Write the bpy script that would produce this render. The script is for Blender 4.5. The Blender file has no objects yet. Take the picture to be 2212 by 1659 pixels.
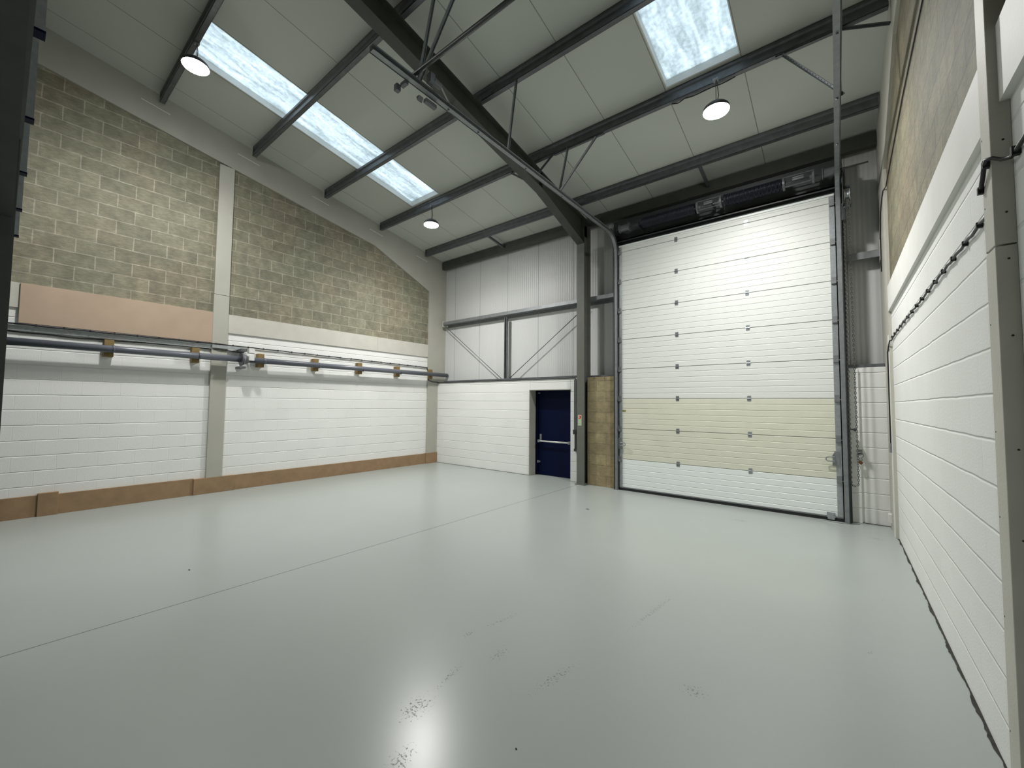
import bpy, bmesh, math, random
from mathutils import Vector, Matrix
random.seed(7)
sc = bpy.context.scene
col = sc.collection
PI = math.pi

# ------------------------------------------------------------------ helpers
class MB:
    """collects shapes and links them as ONE mesh object"""
    def __init__(s): s.v = []; s.f = []; s.m = []
    def add(s, vs, fs, mi=0):
        b = len(s.v); s.v += [tuple(v) for v in vs]
        s.f += [tuple(b + i for i in f) for f in fs]; s.m += [mi] * len(fs)
    def box(s, x0, x1, y0, y1, z0, z1, mi=0, M=None):
        vs = [Vector((x, y, z)) for z in (z0, z1) for y in (y0, y1) for x in (x0, x1)]
        if M: vs = [M @ v for v in vs]
        s.add(vs, [(0, 2, 3, 1), (4, 5, 7, 6), (0, 1, 5, 4), (2, 6, 7, 3), (0, 4, 6, 2), (1, 3, 7, 5)], mi)
    def prism(s, pts, axis, a0, a1, mi=0, smooth=False):
        """polygon extruded along axis 0/1/2; pts are the two other coordinates in order"""
        n = len(pts)
        ar = sum(pts[i][0] * pts[(i + 1) % n][1] - pts[(i + 1) % n][0] * pts[i][1] for i in range(n))
        if (ar < 0) != (axis == 1): pts = pts[::-1]
        def mk(p, a):
            return (a, p[0], p[1]) if axis == 0 else (p[0], a, p[1]) if axis == 1 else (p[0], p[1], a)
        vs = [mk(p, a0) for p in pts] + [mk(p, a1) for p in pts]
        fs = [tuple(range(n))[::-1], tuple(range(n, 2 * n))]
        for i in range(n):
            j = (i + 1) % n; fs.append((i, j, n + j, n + i))
        s.add(vs, fs, mi)
    def bar(s, p, q, w, h=None, mi=0, up=(0, 0, 1)):
        """rectangular bar from p to q, w across, h along up"""
        h = h or w; p = Vector(p); q = Vector(q); d = (q - p).normalized(); u = Vector(up)
        if abs(d.dot(u)) > .98: u = Vector((0, 1, 0))
        r = d.cross(u).normalized(); u = r.cross(d)
        vs = [e + r * a * w / 2 + u * b * h / 2 for e in (p, q) for a, b in ((-1, -1), (1, -1), (1, 1), (-1, 1))]
        s.add(vs, [(0, 1, 2, 3), (7, 6, 5, 4), (0, 4, 5, 1), (1, 5, 6, 2), (2, 6, 7, 3), (3, 7, 4, 0)], mi)
    def tube(s, pts, r, n=12, mi=0, closed=False, cap=True):
        pts = [Vector(p) for p in pts]; N = len(pts); rings = []; b = len(s.v)
        d0 = (pts[1] - pts[0]).normalized(); u = Vector((0, 0, 1))
        if abs(d0.dot(u)) > .95: u = Vector((0, 1, 0))
        for i, p in enumerate(pts):
            if closed: d = pts[(i + 1) % N] - pts[i - 1]
            else: d = pts[min(i + 1, N - 1)] - pts[max(i - 1, 0)]
            d.normalize(); rr = d.cross(u)
            if rr.length < 1e-6: rr = Vector((1, 0, 0))
            rr.normalize(); u = rr.cross(d).normalized()
            rad = r[i] if isinstance(r, (list, tuple)) else r
            for k in range(n):
                a = 2 * PI * k / n; s.v.append(tuple(p + rr * math.cos(a) * rad + u * math.sin(a) * rad))
        for i in range(N if closed else N - 1):
            a = b + i * n; c = b + ((i + 1) % N) * n
            for k in range(n):
                j = (k + 1) % n; s.f.append((a + k, a + j, c + j, c + k)); s.m.append(mi)
        if cap and not closed:
            s.f.append(tuple(b + k for k in range(n))[::-1]); s.m.append(mi)
            s.f.append(tuple(b + (N - 1) * n + k for k in range(n))); s.m.append(mi)
    def build(s, name, mats, parent=None, smooth=False, bevel=0):
        me = bpy.data.meshes.new(name); me.from_pydata(s.v, [], s.f)
        mats = mats if isinstance(mats, (list, tuple)) else [mats]
        for m in mats: me.materials.append(m)
        for p, mi in zip(me.polygons, s.m): p.material_index = mi
        bm = bmesh.new(); bm.from_mesh(me); bmesh.ops.recalc_face_normals(bm, faces=bm.faces); bm.to_mesh(me); bm.free()
        if smooth:
            for p in me.polygons: p.use_smooth = len(p.vertices) <= 4
        me.update()
        o = bpy.data.objects.new(name, me); col.objects.link(o)
        if parent:
            o.parent = parent; o.matrix_parent_inverse = Matrix.Translation(-Vector(parent.location))
        if bevel:
            b = o.modifiers.new('bevel', 'BEVEL'); b.width = bevel; b.segments = 2; b.limit_method = 'ANGLE'; b.angle_limit = math.radians(50)
        return o
def tag(o, label=None, cat=None, group=None, kind=None):
    if label: o['label'] = label
    if cat: o['category'] = cat
    if group: o['group'] = group
    if kind: o['kind'] = kind
    return o
def st(o, label=None): o['kind'] = 'structure'; 
def struct(o, label=None):
    o['kind'] = 'structure'
    if label: o['label'] = label
    return o
def thing(name, label, cat, loc, group=None):
    o = bpy.data.objects.new(name, None); col.objects.link(o); o.location = loc; o.empty_display_size = .1
    return tag(o, label, cat, group)
def dup(root, delta, label=None, name=None):
    r = root.copy(); col.objects.link(r); r.location = Vector(root.location) + Vector(delta)
    if label: r['label'] = label
    for ch in list(root.children):
        c = ch.copy(); col.objects.link(c); c.parent = r
        for g in ch.children:
            d = g.copy(); col.objects.link(d); d.parent = c
    return r

# ------------------------------------------------------------------ materials
def nm(name):
    m = bpy.data.materials.new(name); m.use_nodes = True
    nt = m.node_tree; b = nt.nodes['Principled BSDF']
    return m, nt, b
def N(nt, t, **k):
    n = nt.nodes.new(t)
    for a, v in k.items(): setattr(n, a, v)
    return n
def mat(name, c, rough=.6, metal=0, noise=.0, nscale=8, bump=0, bscale=60, coat=0, stretch=(1, 1, 1), bdist=.01):
    m, nt, b = nm(name)
    b.inputs['Roughness'].default_value = rough; b.inputs['Metallic'].default_value = metal
    if coat: b.inputs['Coat Weight'].default_value = coat; b.inputs['Coat Roughness'].default_value = .15
    if noise or bump:
        tc = N(nt, 'ShaderNodeTexCoord'); mp = N(nt, 'ShaderNodeMapping'); mp.inputs['Scale'].default_value = stretch
        nt.links.new(tc.outputs['Object'], mp.inputs['Vector'])
    if noise:
        n = N(nt, 'ShaderNodeTexNoise'); n.inputs['Scale'].default_value = nscale; n.inputs['Detail'].default_value = 6
        nt.links.new(mp.outputs[0], n.inputs['Vector'])
        r = N(nt, 'ShaderNodeMapRange'); r.inputs['From Min'].default_value = .3; r.inputs['From Max'].default_value = .7
        r.inputs['To Min'].default_value = 1 - noise; r.inputs['To Max'].default_value = 1 + noise
        nt.links.new(n.outputs['Fac'], r.inputs['Value'])
        mx = N(nt, 'ShaderNodeVectorMath', operation='SCALE'); mx.inputs[0].default_value = c
        nt.links.new(r.outputs[0], mx.inputs['Scale']); nt.links.new(mx.outputs[0], b.inputs['Base Color'])
    else: b.inputs['Base Color'].default_value = (*c, 1)
    if bump:
        n2 = N(nt, 'ShaderNodeTexNoise'); n2.inputs['Scale'].default_value = bscale; n2.inputs['Detail'].default_value = 4
        nt.links.new(mp.outputs[0], n2.inputs['Vector'])
        bp = N(nt, 'ShaderNodeBump'); bp.inputs['Strength'].default_value = bump; bp.inputs['Distance'].default_value = bdist
        nt.links.new(n2.outputs['Fac'], bp.inputs['Height']); nt.links.new(bp.outputs[0], b.inputs['Normal'])
    return m

def block_mat(name, axis, painted, off=0.0, c1=None, c2=None, cm=None, rough=.75, drag=.30):
    """concrete blockwork: axis 'x' = wall runs along x, 'y' = along y"""
    m, nt, b = nm(name); L = nt.links.new
    tc = N(nt, 'ShaderNodeTexCoord'); sx = N(nt, 'ShaderNodeSeparateXYZ'); L(tc.outputs['Object'], sx.inputs[0])
    ad = N(nt, 'ShaderNodeMath', operation='ADD'); ad.inputs[1].default_value = 20 * .4285 * 3 + off
    L(sx.outputs['X' if axis == 'x' else 'Y'], ad.inputs[0])
    cb = N(nt, 'ShaderNodeCombineXYZ'); L(ad.outputs[0], cb.inputs['X']); L(sx.outputs['Z'], cb.inputs['Y'])
    # slight waviness of the joints
    wn = N(nt, 'ShaderNodeTexNoise'); wn.inputs['Scale'].default_value = 5; L(cb.outputs[0], wn.inputs['Vector'])
    ws = N(nt, 'ShaderNodeVectorMath', operation='SCALE'); ws.inputs['Scale'].default_value = .012
    L(wn.outputs['Color'], ws.inputs[0])
    wa = N(nt, 'ShaderNodeVectorMath', operation='ADD'); L(cb.outputs[0], wa.inputs[0]); L(ws.outputs[0], wa.inputs[1])
    br = N(nt, 'ShaderNodeTexBrick'); L(wa.outputs[0], br.inputs['Vector'])
    br.offset = .5; br.inputs['Scale'].default_value = 1; br.inputs['Brick Width'].default_value = .4285
    br.inputs['Row Height'].default_value = .2165
    br.inputs['Mortar Size'].default_value = .006 if painted else .0075
    br.inputs['Mortar Smooth'].default_value = .35 if painted else .1
    br.inputs['Bias'].default_value = 0
    ns = N(nt, 'ShaderNodeTexNoise'); ns.inputs['Scale'].default_value = 90; ns.inputs['Detail'].default_value = 8
    L(tc.outputs['Object'], ns.inputs['Vector'])
    if painted:
        c = c1 or (.78, .79, .765)
        br.inputs['Color1'].default_value = (*c, 1); br.inputs['Color2'].default_value = (*[x * .975 for x in c], 1)
        br.inputs['Mortar'].default_value = (*[x * .975 for x in c], 1)
        big = N(nt, 'ShaderNodeTexNoise'); big.inputs['Scale'].default_value = 1.3; L(tc.outputs['Object'], big.inputs['Vector'])
        mr = N(nt, 'ShaderNodeMapRange'); mr.inputs['To Min'].default_value = .94; mr.inputs['To Max'].default_value = 1.04
        L(big.outputs['Fac'], mr.inputs['Value'])
        vm = N(nt, 'ShaderNodeVectorMath', operation='SCALE'); L(br.outputs['Color'], vm.inputs[0]); L(mr.outputs[0], vm.inputs['Scale'])
        L(vm.outputs[0], b.inputs['Base Color'])
    else:
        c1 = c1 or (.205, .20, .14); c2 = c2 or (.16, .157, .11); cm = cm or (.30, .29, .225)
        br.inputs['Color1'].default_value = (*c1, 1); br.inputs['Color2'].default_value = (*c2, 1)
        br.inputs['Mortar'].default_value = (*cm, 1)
        # horizontal drag texture and patches
        mp = N(nt, 'ShaderNodeMapping'); mp.inputs['Scale'].default_value = (14, 14, 60); L(tc.outputs['Object'], mp.inputs['Vector'])
        dn = N(nt, 'ShaderNodeTexNoise'); dn.inputs['Scale'].default_value = 1; dn.inputs['Detail'].default_value = 8; dn.inputs['Roughness'].default_value = .7
        L(mp.outputs[0], dn.inputs['Vector'])
        mr = N(nt, 'ShaderNodeMapRange'); mr.inputs['From Min'].default_value = .3; mr.inputs['From Max'].default_value = .7
        mr.inputs['To Min'].default_value = 1 - drag; mr.inputs['To Max'].default_value = 1 + drag; L(dn.outputs['Fac'], mr.inputs['Value'])
        vm = N(nt, 'ShaderNodeVectorMath', operation='SCALE'); L(br.outputs['Color'], vm.inputs[0]); L(mr.outputs[0], vm.inputs['Scale'])
        cn = N(nt, 'ShaderNodeTexNoise'); cn.inputs['Scale'].default_value = 6; cn.inputs['Detail'].default_value = 3; L(tc.outputs['Object'], cn.inputs['Vector'])
        cr = N(nt, 'ShaderNodeMapRange'); cr.inputs['From Min'].default_value = .35; cr.inputs['From Max'].default_value = .65; cr.inputs['To Min'].default_value = .86; cr.inputs['To Max'].default_value = 1.18; L(cn.outputs['Fac'], cr.inputs['Value'])
        v3 = N(nt, 'ShaderNodeVectorMath', operation='SCALE'); L(vm.outputs[0], v3.inputs[0]); L(cr.outputs[0], v3.inputs['Scale']); vm = v3
        pn = N(nt, 'ShaderNodeTexNoise'); pn.inputs['Scale'].default_value = .9; pn.inputs['Detail'].default_value = 3
        L(tc.outputs['Object'], pn.inputs['Vector'])
        pr = N(nt, 'ShaderNodeMapRange'); pr.inputs['From Min'].default_value = .45; pr.inputs['From Max'].default_value = .62
        L(pn.outputs['Fac'], pr.inputs['Value'])
        mx = N(nt, 'ShaderNodeMix', data_type='RGBA', blend_type='MULTIPLY'); L(pr.outputs[0], mx.inputs['Factor'])
        L(vm.outputs[0], mx.inputs['A']); mx.inputs['B'].default_value = (1.10, 1.01, 1.0, 1)
        L(mx.outputs['Result'], b.inputs['Base Color'])
    fac = br.outputs['Fac']
    if painted:
        # bed joints are deep, upright joints nearly filled with paint
        sw = N(nt, 'ShaderNodeSeparateXYZ'); L(wa.outputs[0], sw.inputs[0])
        dv = N(nt, 'ShaderNodeMath', operation='DIVIDE'); L(sw.outputs['Y'], dv.inputs[0]); dv.inputs[1].default_value = .2165
        frc = N(nt, 'ShaderNodeMath', operation='FRACT'); L(dv.outputs[0], frc.inputs[0])
        pp = N(nt, 'ShaderNodeMath', operation='PINGPONG'); L(frc.outputs[0], pp.inputs[0]); pp.inputs[1].default_value = .5
        rm = N(nt, 'ShaderNodeMapRange'); L(pp.outputs[0], rm.inputs['Value']); rm.inputs['From Min'].default_value = .008; rm.inputs['From Max'].default_value = .045; rm.inputs['To Min'].default_value = 1.25; rm.inputs['To Max'].default_value = 0
        f2 = N(nt, 'ShaderNodeMath', operation='MULTIPLY_ADD'); L(fac, f2.inputs[0]); f2.inputs[1].default_value = .22; L(rm.outputs[0], f2.inputs[2]); fac = f2.outputs[0]
    inv = N(nt, 'ShaderNodeMath', operation='MULTIPLY_ADD'); L(fac, inv.inputs[0]); inv.inputs[1].default_value = -1.0
    sc2 = N(nt, 'ShaderNodeMath', operation='MULTIPLY'); L(ns.outputs['Fac'], sc2.inputs[0]); sc2.inputs[1].default_value = .35 if painted else .6
    L(sc2.outputs[0], inv.inputs[2])
    bp = N(nt, 'ShaderNodeBump'); bp.inputs['Strength'].default_value = .6 if painted else .8
    bp.inputs['Distance'].default_value = .009 if painted else .006; L(inv.outputs[0], bp.inputs['Height']); L(bp.outputs[0], b.inputs['Normal'])
    b.inputs['Roughness'].default_value = rough
    return m

def sheet_mat(name, c, axis, edges, rough, ribs=0.0, ribpitch=.06):
    """smooth insulated sheet with thin dark joints at the given coordinates and optional fine ribs"""
    m, nt, b = nm(name); L = nt.links.new
    tc = N(nt, 'ShaderNodeTexCoord'); sx = N(nt, 'ShaderNodeSeparateXYZ'); L(tc.outputs['Object'], sx.inputs[0])
    x0, pitch = edges
    a = N(nt, 'ShaderNodeMath', operation='SUBTRACT'); L(sx.outputs[axis], a.inputs[0]); a.inputs[1].default_value = x0 - pitch * 40 - pitch / 2
    md = N(nt, 'ShaderNodeMath', operation='MODULO'); L(a.outputs[0], md.inputs[0]); md.inputs[1].default_value = pitch
    d = N(nt, 'ShaderNodeMath', operation='SUBTRACT'); L(md.outputs[0], d.inputs[0]); d.inputs[1].default_value = pitch / 2
    ab = N(nt, 'ShaderNodeMath', operation='ABSOLUTE'); L(d.outputs[0], ab.inputs[0])
    lt = N(nt, 'ShaderNodeMapRange'); L(ab.outputs[0], lt.inputs['Value']); lt.inputs['From Min'].default_value = .003; lt.inputs['From Max'].default_value = .008
    mx = N(nt, 'ShaderNodeMix', data_type='RGBA'); L(lt.outputs[0], mx.inputs['Factor'])
    mx.inputs['A'].default_value = (*[q * .45 for q in c], 1); mx.inputs['B'].default_value = (*c, 1)
    L(mx.outputs['Result'], b.inputs['Base Color']); b.inputs['Roughness'].default_value = rough
    h = lt.outputs[0]
    if ribs:
        w = N(nt, 'ShaderNodeMath', operation='MULTIPLY'); L(sx.outputs[axis], w.inputs[0]); w.inputs[1].default_value = 2 * PI / ribpitch
        s = N(nt, 'ShaderNodeMath', operation='SINE'); L(w.outputs[0], s.inputs[0])
        ma = N(nt, 'ShaderNodeMath', operation='MULTIPLY_ADD'); L(s.outputs[0], ma.inputs[0]); ma.inputs[1].default_value = ribs; L(h, ma.inputs[2]); h = ma.outputs[0]
    bp = N(nt, 'ShaderNodeBump'); bp.inputs['Strength'].default_value = .5; bp.inputs['Distance'].default_value = .004
    L(h, bp.inputs['Height']); L(bp.outputs[0], b.inputs['Normal'])
    return m

def low_spec(m, v): m.node_tree.nodes['Principled BSDF'].inputs['Specular IOR Level'].default_value = v
def emit(name, c, s):
    m, nt, b = nm(name); nt.nodes.remove(b); e = N(nt, 'ShaderNodeEmission'); e.inputs[0].default_value = (*c, 1); e.inputs[1].default_value = s
    nt.links.new(e.outputs[0], nt.nodes['Material Output'].inputs[0]); return m

BEIGE = (.40, .395, .345)
M = dict(
 lpaint=block_mat('white_painted_block_side', 'y', True, -.155),
 rpaint=block_mat('white_painted_block_right', 'y', True, .06),
 fpaint=block_mat('white_painted_block_far', 'x', True, .1),
 lraw=block_mat('raw_block_left_near', 'y', False, -.003),
 lraw2=block_mat('raw_block_left_far', 'y', False, -.16),
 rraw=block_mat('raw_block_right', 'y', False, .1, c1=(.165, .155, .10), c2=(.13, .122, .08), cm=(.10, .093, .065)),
 fraw=block_mat('raw_block_sandy', 'x', False, .05, c1=(.30, .255, .14), c2=(.24, .20, .11), cm=(.205, .175, .098), drag=.2),
 clad=sheet_mat('wall_sheet', (.56, .57, .56), 'X', (-8.544, .968), .40, ribs=.6),
 roofm=sheet_mat('roof_liner_sheet', (.53, .555, .51), 'X', (-7.55, .955), .5),
 casing=mat('beige_board_casing', BEIGE, .6, noise=.04, nscale=3, bump=.1),
 casingw=mat('white_painted_casing', (.70, .70, .67), .6, noise=.04, nscale=3, bump=.1),
 band=mat('beige_painted_band', (.50, .49, .435), .6, noise=.05, nscale=4, bump=.15),
 green=mat('dark_green_steel', (.052, .058, .047), .5, noise=.12, nscale=6),
 colm=mat('grey_green_steel', (.125, .13, .112), .45, noise=.06, nscale=6),
 darkst=mat('dark_grey_steel', (.035, .04, .042), .5, noise=.15, nscale=5),
 galv=mat('galvanised_steel', (.26, .275, .285), .42, .55, noise=.12, nscale=14),
 galvd=mat('dull_galvanised_steel', (.125, .132, .142), .42, .4, noise=.15, nscale=9),
 galvl=mat('bright_galvanised_steel', (.42, .45, .47), .35, .6, noise=.12, nscale=20),
 mdf=mat('brown_fibreboard', (.285, .185, .10), .6, noise=.12, nscale=7, bump=.05),
 pink=mat('pinkish_plywood', (.43, .325, .24), .55, noise=.05, nscale=3),
 pipe=mat('grey_blue_pvc', (.115, .125, .15), .3),
 wood=mat('timber_packer', (.22, .15, .055), .7, noise=.15, nscale=30),
 black=mat('black_rubber', (.008, .009, .011), .6),
 cable=mat('black_cable', (.012, .012, .014), .45),
 whitep=mat('white_plastic', (.7, .7, .68), .45),
 doorw=mat('white_door_sheet', (.70, .72, .69), .46, bump=.25, bscale=180, bdist=.001),
 doorw2=mat('bluish_white_door_sheet', (.78, .83, .81), .42, bump=.25, bscale=180, bdist=.001),
 doorc=mat('cream_door_sheet', (.66, .665, .55), .42, noise=.03, nscale=4, bump=.25, bscale=180, bdist=.001),
 navy=mat('navy_blue_paint', (.0003, .003, .024), .5),
 navyd=mat('dark_navy_frame', (.001, .003, .02), .45),
 silver=mat('silver_bar', (.72, .72, .68), .3, .3),
 spring=mat('black_spring_steel', (.008, .010, .018), .4, .3),
 chain=mat('chain_steel', (.10, .10, .095), .4, .7),
 brass=mat('old_brass', (.16, .075, .035), .5, .5),
 red=mat('sign_red', (.62, .07, .03), .5), sgreen=mat('sign_green', (.30, .48, .25), .5),
 cream=mat('sign_cream', (.75, .72, .6), .5), olive=mat('label_olive', (.24, .24, .07), .5),
 white=mat('white_liner', (.8, .8, .78), .6),
 rear=mat('rear_wall_paint', (.6, .6, .58), .7),
 gap=mat('dirty_gap', (.03, .028, .024), .9, noise=.5, nscale=40),
 lens=emit('led_lens', (1, .985, .955), 300.0),
 lampb=mat('lamp_housing', (.05, .05, .055), .5),
)

low_spec(M['navy'], .12); low_spec(M['navyd'], .1)
def floor_mat():
    m, nt, b = nm('grey_floor_paint'); L = nt.links.new
    tc = N(nt, 'ShaderNodeTexCoord'); sx = N(nt, 'ShaderNodeSeparateXYZ'); L(tc.outputs['Object'], sx.inputs[0])
    base = (.335, .366, .348)
    n = N(nt, 'ShaderNodeTexNoise'); n.inputs['Scale'].default_value = .8; n.inputs['Detail'].default_value = 5; L(tc.outputs['Object'], n.inputs['Vector'])
    mr = N(nt, 'ShaderNodeMapRange'); mr.inputs['To Min'].default_value = .95; mr.inputs['To Max'].default_value = 1.05; L(n.outputs['Fac'], mr.inputs['Value'])
    vm = N(nt, 'ShaderNodeVectorMath', operation='SCALE'); vm.inputs[0].default_value = base; L(mr.outputs[0], vm.inputs['Scale'])
    # saw cut in the slab along x = -4.26
    a = N(nt, 'ShaderNodeMath', operation='ADD'); L(sx.outputs['X'], a.inputs[0]); a.inputs[1].default_value = 4.262
    ab = N(nt, 'ShaderNodeMath', operation='ABSOLUTE'); L(a.outputs[0], ab.inputs[0])
    cut = N(nt, 'ShaderNodeMapRange'); cut.inputs['From Min'].default_value = .003; cut.inputs['From Max'].default_value = .007
    cut.inputs['To Min'].default_value = .3; cut.inputs['To Max'].default_value = 1; L(ab.outputs[0], cut.inputs['Value'])
    v2 = N(nt, 'ShaderNodeVectorMath', operation='SCALE'); L(vm.outputs[0], v2.inputs[0]); L(cut.outputs[0], v2.inputs['Scale'])
    # scuffed marks: small flecks gathered inside a few worn patches
    last = None
    for cx, cy, ax, ay, rot in ((-1.84, 1.50, .20, .11, 1.75), (-1.9, 1.82, .25, .035, 1.77), (-1.80, 2.15, .17, .08, 1.87), (-1.38, 2.2, .34, .07, 1.38), (-1.2, 3.4, .75, .045, 1.46), (-2.05, 2.5, .36, .04, 1.35), (-2.12, 2.2, .13, .06, 1.35), (-1.62, 1.22, .2, .08, 1.9), (-.69, 2.6, .11, .1, 0), (-1.15, 6.8, .2, .12, 0), (.14, 3.75, .04, .06, 0), (.35, 7.0, .15, .1, 0)):
        mp = N(nt, 'ShaderNodeMapping'); mp.vector_type = 'TEXTURE'; mp.inputs['Location'].default_value = (cx, cy, 0)
        mp.inputs['Rotation'].default_value = (0, 0, rot); mp.inputs['Scale'].default_value = (ax, ay, 1); L(tc.outputs['Object'], mp.inputs['Vector'])
        ln = N(nt, 'ShaderNodeVectorMath', operation='LENGTH'); L(mp.outputs[0], ln.inputs[0])
        r = N(nt, 'ShaderNodeMapRange'); r.inputs['From Min'].default_value = .2; r.inputs['From Max'].default_value = 1.3; r.inputs['To Min'].default_value = 1; r.inputs['To Max'].default_value = 0
        L(ln.outputs['Value'], r.inputs['Value'])
        if last is None: last = r.outputs[0]
        else:
            mm = N(nt, 'ShaderNodeMath', operation='MAXIMUM'); L(last, mm.inputs[0]); L(r.outputs[0], mm.inputs[1]); last = mm.outputs[0]
    fn = N(nt, 'ShaderNodeTexNoise'); fn.inputs['Scale'].default_value = 75; fn.inputs['Detail'].default_value = 6; fn.inputs['Roughness'].default_value = .65; L(tc.outputs['Object'], fn.inputs['Vector'])
    th = N(nt, 'ShaderNodeMath', operation='MULTIPLY_ADD'); L(last, th.inputs[0]); th.inputs[1].default_value = .185; L(fn.outputs['Fac'], th.inputs[2])
    fl = N(nt, 'ShaderNodeMapRange'); fl.inputs['From Min'].default_value = .73; fl.inputs['From Max'].default_value = .79; L(th.outputs[0], fl.inputs['Value'])
    mx = N(nt, 'ShaderNodeMix', data_type='RGBA'); L(fl.outputs[0], mx.inputs['Factor']); L(v2.outputs[0], mx.inputs['A']); mx.inputs['B'].default_value = (.19, .19, .16, 1)
    vo = N(nt, 'ShaderNodeTexVoronoi'); vo.inputs['Scale'].default_value = 3.2; L(tc.outputs['Object'], vo.inputs['Vector'])
    vs = N(nt, 'ShaderNodeSeparateColor'); L(vo.outputs['Color'], vs.inputs[0])
    vr = N(nt, 'ShaderNodeMapRange'); vr.inputs['From Min'].default_value = .5; vr.inputs['From Max'].default_value = 1; vr.inputs['To Min'].default_value = 0; vr.inputs['To Max'].default_value = .02; L(vs.outputs[0], vr.inputs['Value'])
    vl = N(nt, 'ShaderNodeMath', operation='LESS_THAN'); L(vo.outputs['Distance'], vl.inputs[0]); L(vr.outputs[0], vl.inputs[1])
    mx2 = N(nt, 'ShaderNodeMix', data_type='RGBA'); L(vl.outputs[0], mx2.inputs['Factor']); L(mx.outputs['Result'], mx2.inputs['A']); mx2.inputs['B'].default_value = (.10, .10, .085, 1)
    L(mx2.outputs['Result'], b.inputs['Base Color'])
    rr = N(nt, 'ShaderNodeMapRange'); rr.inputs['To Min'].default_value = .245; rr.inputs['To Max'].default_value = .268; b.inputs['Specular IOR Level'].default_value = .38; L(n.outputs['Fac'], rr.inputs['Value'])
    ro = N(nt, 'ShaderNodeMath', operation='MULTIPLY_ADD'); L(fl.outputs[0], ro.inputs[0]); ro.inputs[1].default_value = -.10; L(rr.outputs[0], ro.inputs[2])
    L(ro.outputs[0], b.inputs['Roughness'])
    bn = N(nt, 'ShaderNodeTexNoise'); bn.inputs['Scale'].default_value = 220; L(tc.outputs['Object'], bn.inputs['Vector'])
    hs = N(nt, 'ShaderNodeMath', operation='MULTIPLY_ADD'); L(fl.outputs[0], hs.inputs[0]); hs.inputs[1].default_value = -2.5
    b2 = N(nt, 'ShaderNodeMath', operation='MULTIPLY'); L(bn.outputs['Fac'], b2.inputs[0]); b2.inputs[1].default_value = .12; L(b2.outputs[0], hs.inputs[2])
    bp = N(nt, 'ShaderNodeBump'); bp.inputs['Strength'].default_value = .5; bp.inputs['Distance'].default_value = .0015; L(hs.outputs[0], bp.inputs['Height']); L(bp.outputs[0], b.inputs['Normal'])
    return m
M['floor'] = floor_mat()

def sky_pane():
    m, nt, b = nm('translucent_rooflight'); L = nt.links.new; nt.nodes.remove(b)
    tc = N(nt, 'ShaderNodeTexCoord'); mp = N(nt, 'ShaderNodeMapping'); mp.inputs['Scale'].default_value = (9, 1.6, 1); L(tc.outputs['Object'], mp.inputs['Vector'])
    n = N(nt, 'ShaderNodeTexNoise'); n.inputs['Scale'].default_value = 1; n.inputs['Detail'].default_value = 7; n.inputs['Roughness'].default_value = .6; n.inputs['Distortion'].default_value = .4; L(mp.outputs[0], n.inputs['Vector'])
    n2 = N(nt, 'ShaderNodeTexNoise'); n2.inputs['Scale'].default_value = 22; n2.inputs['Detail'].default_value = 5; L(tc.outputs['Object'], n2.inputs['Vector'])
    ad = N(nt, 'ShaderNodeMath', operation='MULTIPLY_ADD'); L(n2.outputs['Fac'], ad.inputs[0]); ad.inputs[1].default_value = .5; L(n.outputs['Fac'], ad.inputs[2])
    cr = N(nt, 'ShaderNodeMapRange'); cr.inputs['From Min'].default_value = .55; cr.inputs['From Max'].default_value = .95; L(ad.outputs[0], cr.inputs['Value'])
    mx = N(nt, 'ShaderNodeMix', data_type='RGBA'); L(cr.outputs[0], mx.inputs['Factor']); mx.inputs['A'].default_value = (.50, .55, .56, 1); mx.inputs['B'].default_value = (.86, .92, .95, 1)
    t = N(nt, 'ShaderNodeBsdfTranslucent'); L(mx.outputs['Result'], t.inputs[0])
    g = N(nt, 'ShaderNodeBsdfDiffuse'); g.inputs[0].default_value = (.6, .62, .62, 1)
    ms = N(nt, 'ShaderNodeMixShader'); ms.inputs[0].default_value = .25; L(t.outputs[0], ms.inputs[1]); L(g.outputs[0], ms.inputs[2])
    L(ms.outputs[0], nt.nodes['Material Output'].inputs[0]); return m
M['pane'] = sky_pane()

# ------------------------------------------------------------------ setting
XL, XR, YF = -8.98, .575, 7.83          # left wall face, right wall face, far masonry face
YC = 8.09                               # inner face of the far sheeting
S, Z0 = .1715, 5.80
def rz(y): return Z0 + S * (7.83 - y)   # underside of the roof sheets
YB = -8.0                               # rear wall
YR = -.3                                # ridge

b = MB(); b.box(-9.4, 1.0, YB - .3, 8.4, -.15, 0); struct(b.build('floor', M['floor']), 'grey painted concrete floor')

# roof liner: strips that leave the two rooflight openings
def roof_strip(mb, x0, x1, y0, y1, t=.13):
    mb.prism([(y0, rz(y0)), (y1, rz(y1)), (y1, rz(y1) + t), (y0, rz(y0) + t)], 0, x0, x1)
SK = [(-7.52, -6.60), (-1.80, -.87)]; SY0, SY1 = 1.52, 5.72
b = MB(); b_x = [-9.3, SK[0][0], SK[0][1], SK[1][0], SK[1][1], .9]
for i in (0, 2, 4): roof_strip(b, b_x[i], b_x[i + 1], YR, 8.3)
for i in (1, 3):
    roof_strip(b, b_x[i], b_x[i + 1], YR, SY0); roof_strip(b, b_x[i], b_x[i + 1], SY1, 8.3)
zr = rz(YR)
b.prism([(YR, zr), (YB - .2, zr - S * (YR - YB + .2)), (YB - .2, zr - S * (YR - YB + .2) + .1), (YR, zr + .1)], 0, -9.3, .9)
struct(b.build('ceiling', M['roofm']), 'sloping pale grey roof liner sheets')
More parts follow.
